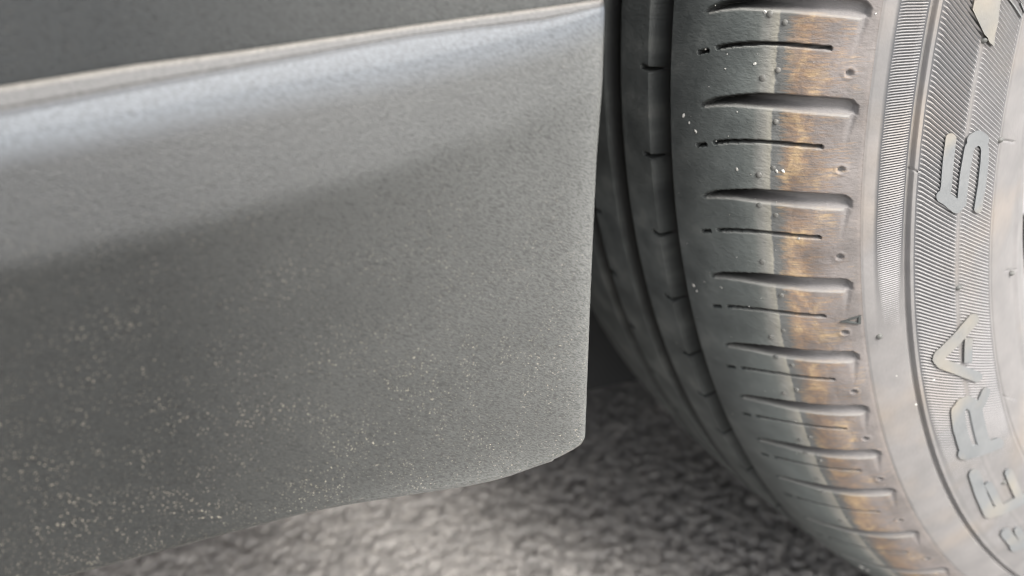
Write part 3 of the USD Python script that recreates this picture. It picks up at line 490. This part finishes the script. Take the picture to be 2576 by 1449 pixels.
Y = face(X, (Z - .2045) / (zc_ - .2045))
R_ = 0.0024
roll_of = lambda d: R_ - np.sqrt(np.clip(R_ ** 2 - np.clip(R_ - d, 0, R_) ** 2, 0, None))
Y = Y + roll_of(np.minimum(XE - X, (Z - zb_) * 0.95))
edge_dust = np.maximum(np.exp(-(XE - X) / .0035), np.exp(-(Z - zb_) / .003) * sstep(X, -.47, -.41))
skirt = np.dstack([X, Y, Z])
# above the face: a band leaning back, a second flatter band, and a small rounded lip at the crease
xs = cols; kz, kb, kc = zA(xs), zB(xs), zC(xs)
kb = np.maximum(kb, kc + .0004); kz = np.maximum(kz, kb + .0004)
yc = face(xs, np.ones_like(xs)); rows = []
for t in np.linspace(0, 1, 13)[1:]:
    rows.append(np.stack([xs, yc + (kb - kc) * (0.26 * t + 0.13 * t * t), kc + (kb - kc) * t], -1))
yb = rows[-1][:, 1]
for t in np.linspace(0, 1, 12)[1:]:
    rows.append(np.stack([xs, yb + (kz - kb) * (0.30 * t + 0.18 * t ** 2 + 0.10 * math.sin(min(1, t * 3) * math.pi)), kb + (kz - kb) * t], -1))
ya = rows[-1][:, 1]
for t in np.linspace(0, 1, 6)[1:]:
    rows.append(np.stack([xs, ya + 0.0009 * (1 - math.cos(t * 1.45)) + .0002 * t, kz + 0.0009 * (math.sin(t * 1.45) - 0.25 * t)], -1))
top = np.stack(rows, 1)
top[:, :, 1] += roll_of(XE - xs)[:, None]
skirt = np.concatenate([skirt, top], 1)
# the end edge leans a little
skirt[:, :, 0] += np.interp(skirt[:, :, 2], [.213, .2427, .2622, .2807, .298, .314, .33], [0, .0000, .0001, .0003, .0011, .0016, .0017]) * sstep(skirt[:, :, 0], -.42, -.39)
wsk = np.concatenate([0.6 * sstep((Z - .2045) / (zc_ - .2045), .93, 1.0), np.full((len(cols), 12), .6), np.full((len(cols), 11), .88), np.full((len(cols), 5), 1.0)], 1)  # ledge mask: where the sky reflection is painted on
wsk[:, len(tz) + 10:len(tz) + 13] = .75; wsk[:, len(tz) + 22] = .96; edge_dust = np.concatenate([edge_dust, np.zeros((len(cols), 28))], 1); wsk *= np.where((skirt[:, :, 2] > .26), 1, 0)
# return flanges: bottom edge folds under
under = np.stack([np.stack([cols, skirt[:, 0, 1] + o, skirt[:, 0, 2] + u], -1) for o, u in ((0.03, 0.004), (0.004, 0.0005), (0.0012, 0.0))], 1)
skirt = np.concatenate([under, skirt], 1); wsk = np.concatenate([np.zeros((len(cols), 3)), wsk], 1); edge_dust = np.concatenate([np.zeros((len(cols), 3)), edge_dust], 1)
sheet("side_skirt", skirt, SKIRT, CAR, prim=[("dust_and_sheen", wsk), ("edge", edge_dust)], label="dusty grained plastic side skirt with a bright ledge along the top")
end = skirt[-1]; endb = end.copy(); endb[:, 1] = np.maximum(end[:, 1] + .02, 0.0)
fl = np.stack([end, endb], 0)
raw("skirt_end", fl.reshape(-1, 3), grid_faces(*fl.shape[:2]), None, SKIRT, CAR)

# upper cladding above the crease, leaning outwards towards the door
crease = skirt[:, -1]
hts = np.r_[0.0, 0.0006, 0.002, np.linspace(.006, .06, 12)]
upper = np.stack([np.stack([xs, crease[:, 1] + 0.0006 + 0.0003 - 0.16 * q_, crease[:, 2] - 0.0012 + q_], -1) for q_ in hts], 1)
sheet("upper_cladding", upper, UPPER, CAR, label="darker grained cladding above the ledge")

# --- the rest of the car near the wheel: door skin, wheel arch liner, underbody, and two added light blockers
from shapely.geometry import box as sbox
skin = sbox(-2.3, .372, .9, .92).difference(Point(0, HC).buffer(.395, quad_segs=24))
bm = trimesh.creation.extrude_polygon(skin, 0.03, engine="earcut")
bm.apply_transform(np.array([[1, 0, 0, 0], [0, 0, 1, -.050], [0, 1, 0, 0], [0, 0, 0, 1.0]])); bm.fix_normals()
obj("body_side", bm, PAINT, CAR)
aa = np.linspace(math.radians(-8), math.radians(188), 60)
lin = np.stack([np.stack([.40 * np.cos(aa), np.full_like(aa, y), HC + .40 * np.sin(aa)], -1) for y in (-.035, .10, .34)], 1)
raw("wheel_arch_liner", lin.reshape(-1, 3), grid_faces(*lin.shape[:2]), None, LINER, CAR)
ub = trimesh.creation.box(extents=(1.9, 1.5, .02)); ub.apply_translation((-1.37, .90, .215)); obj("underbody", ub, LINER, CAR)
ub = trimesh.creation.box(extents=(1.0, 1.6, .02)); ub.apply_translation((.93, .85, .215)); obj("underbody", ub, LINER, CAR)
ub = trimesh.creation.box(extents=(.84, 1.27, .02)); ub.apply_translation((.005, 1.01, .217)); obj("underbody", ub, LINER, CAR)
bk = trimesh.creation.box(extents=(.95, .02, .61)); bk.apply_translation((0, .215, .355)); obj("added_sun_blocker", bk, LINER, CAR)  # added box behind the tyre, keeps sun off the ground there
bn = trimesh.creation.box(extents=(3.2, 1.72, .02)); bn.apply_translation((-.70, .84, .911)); obj("added_sky_blocker", bn, PAINT, CAR)  # added unseen lid over the body, shuts out sky light from above
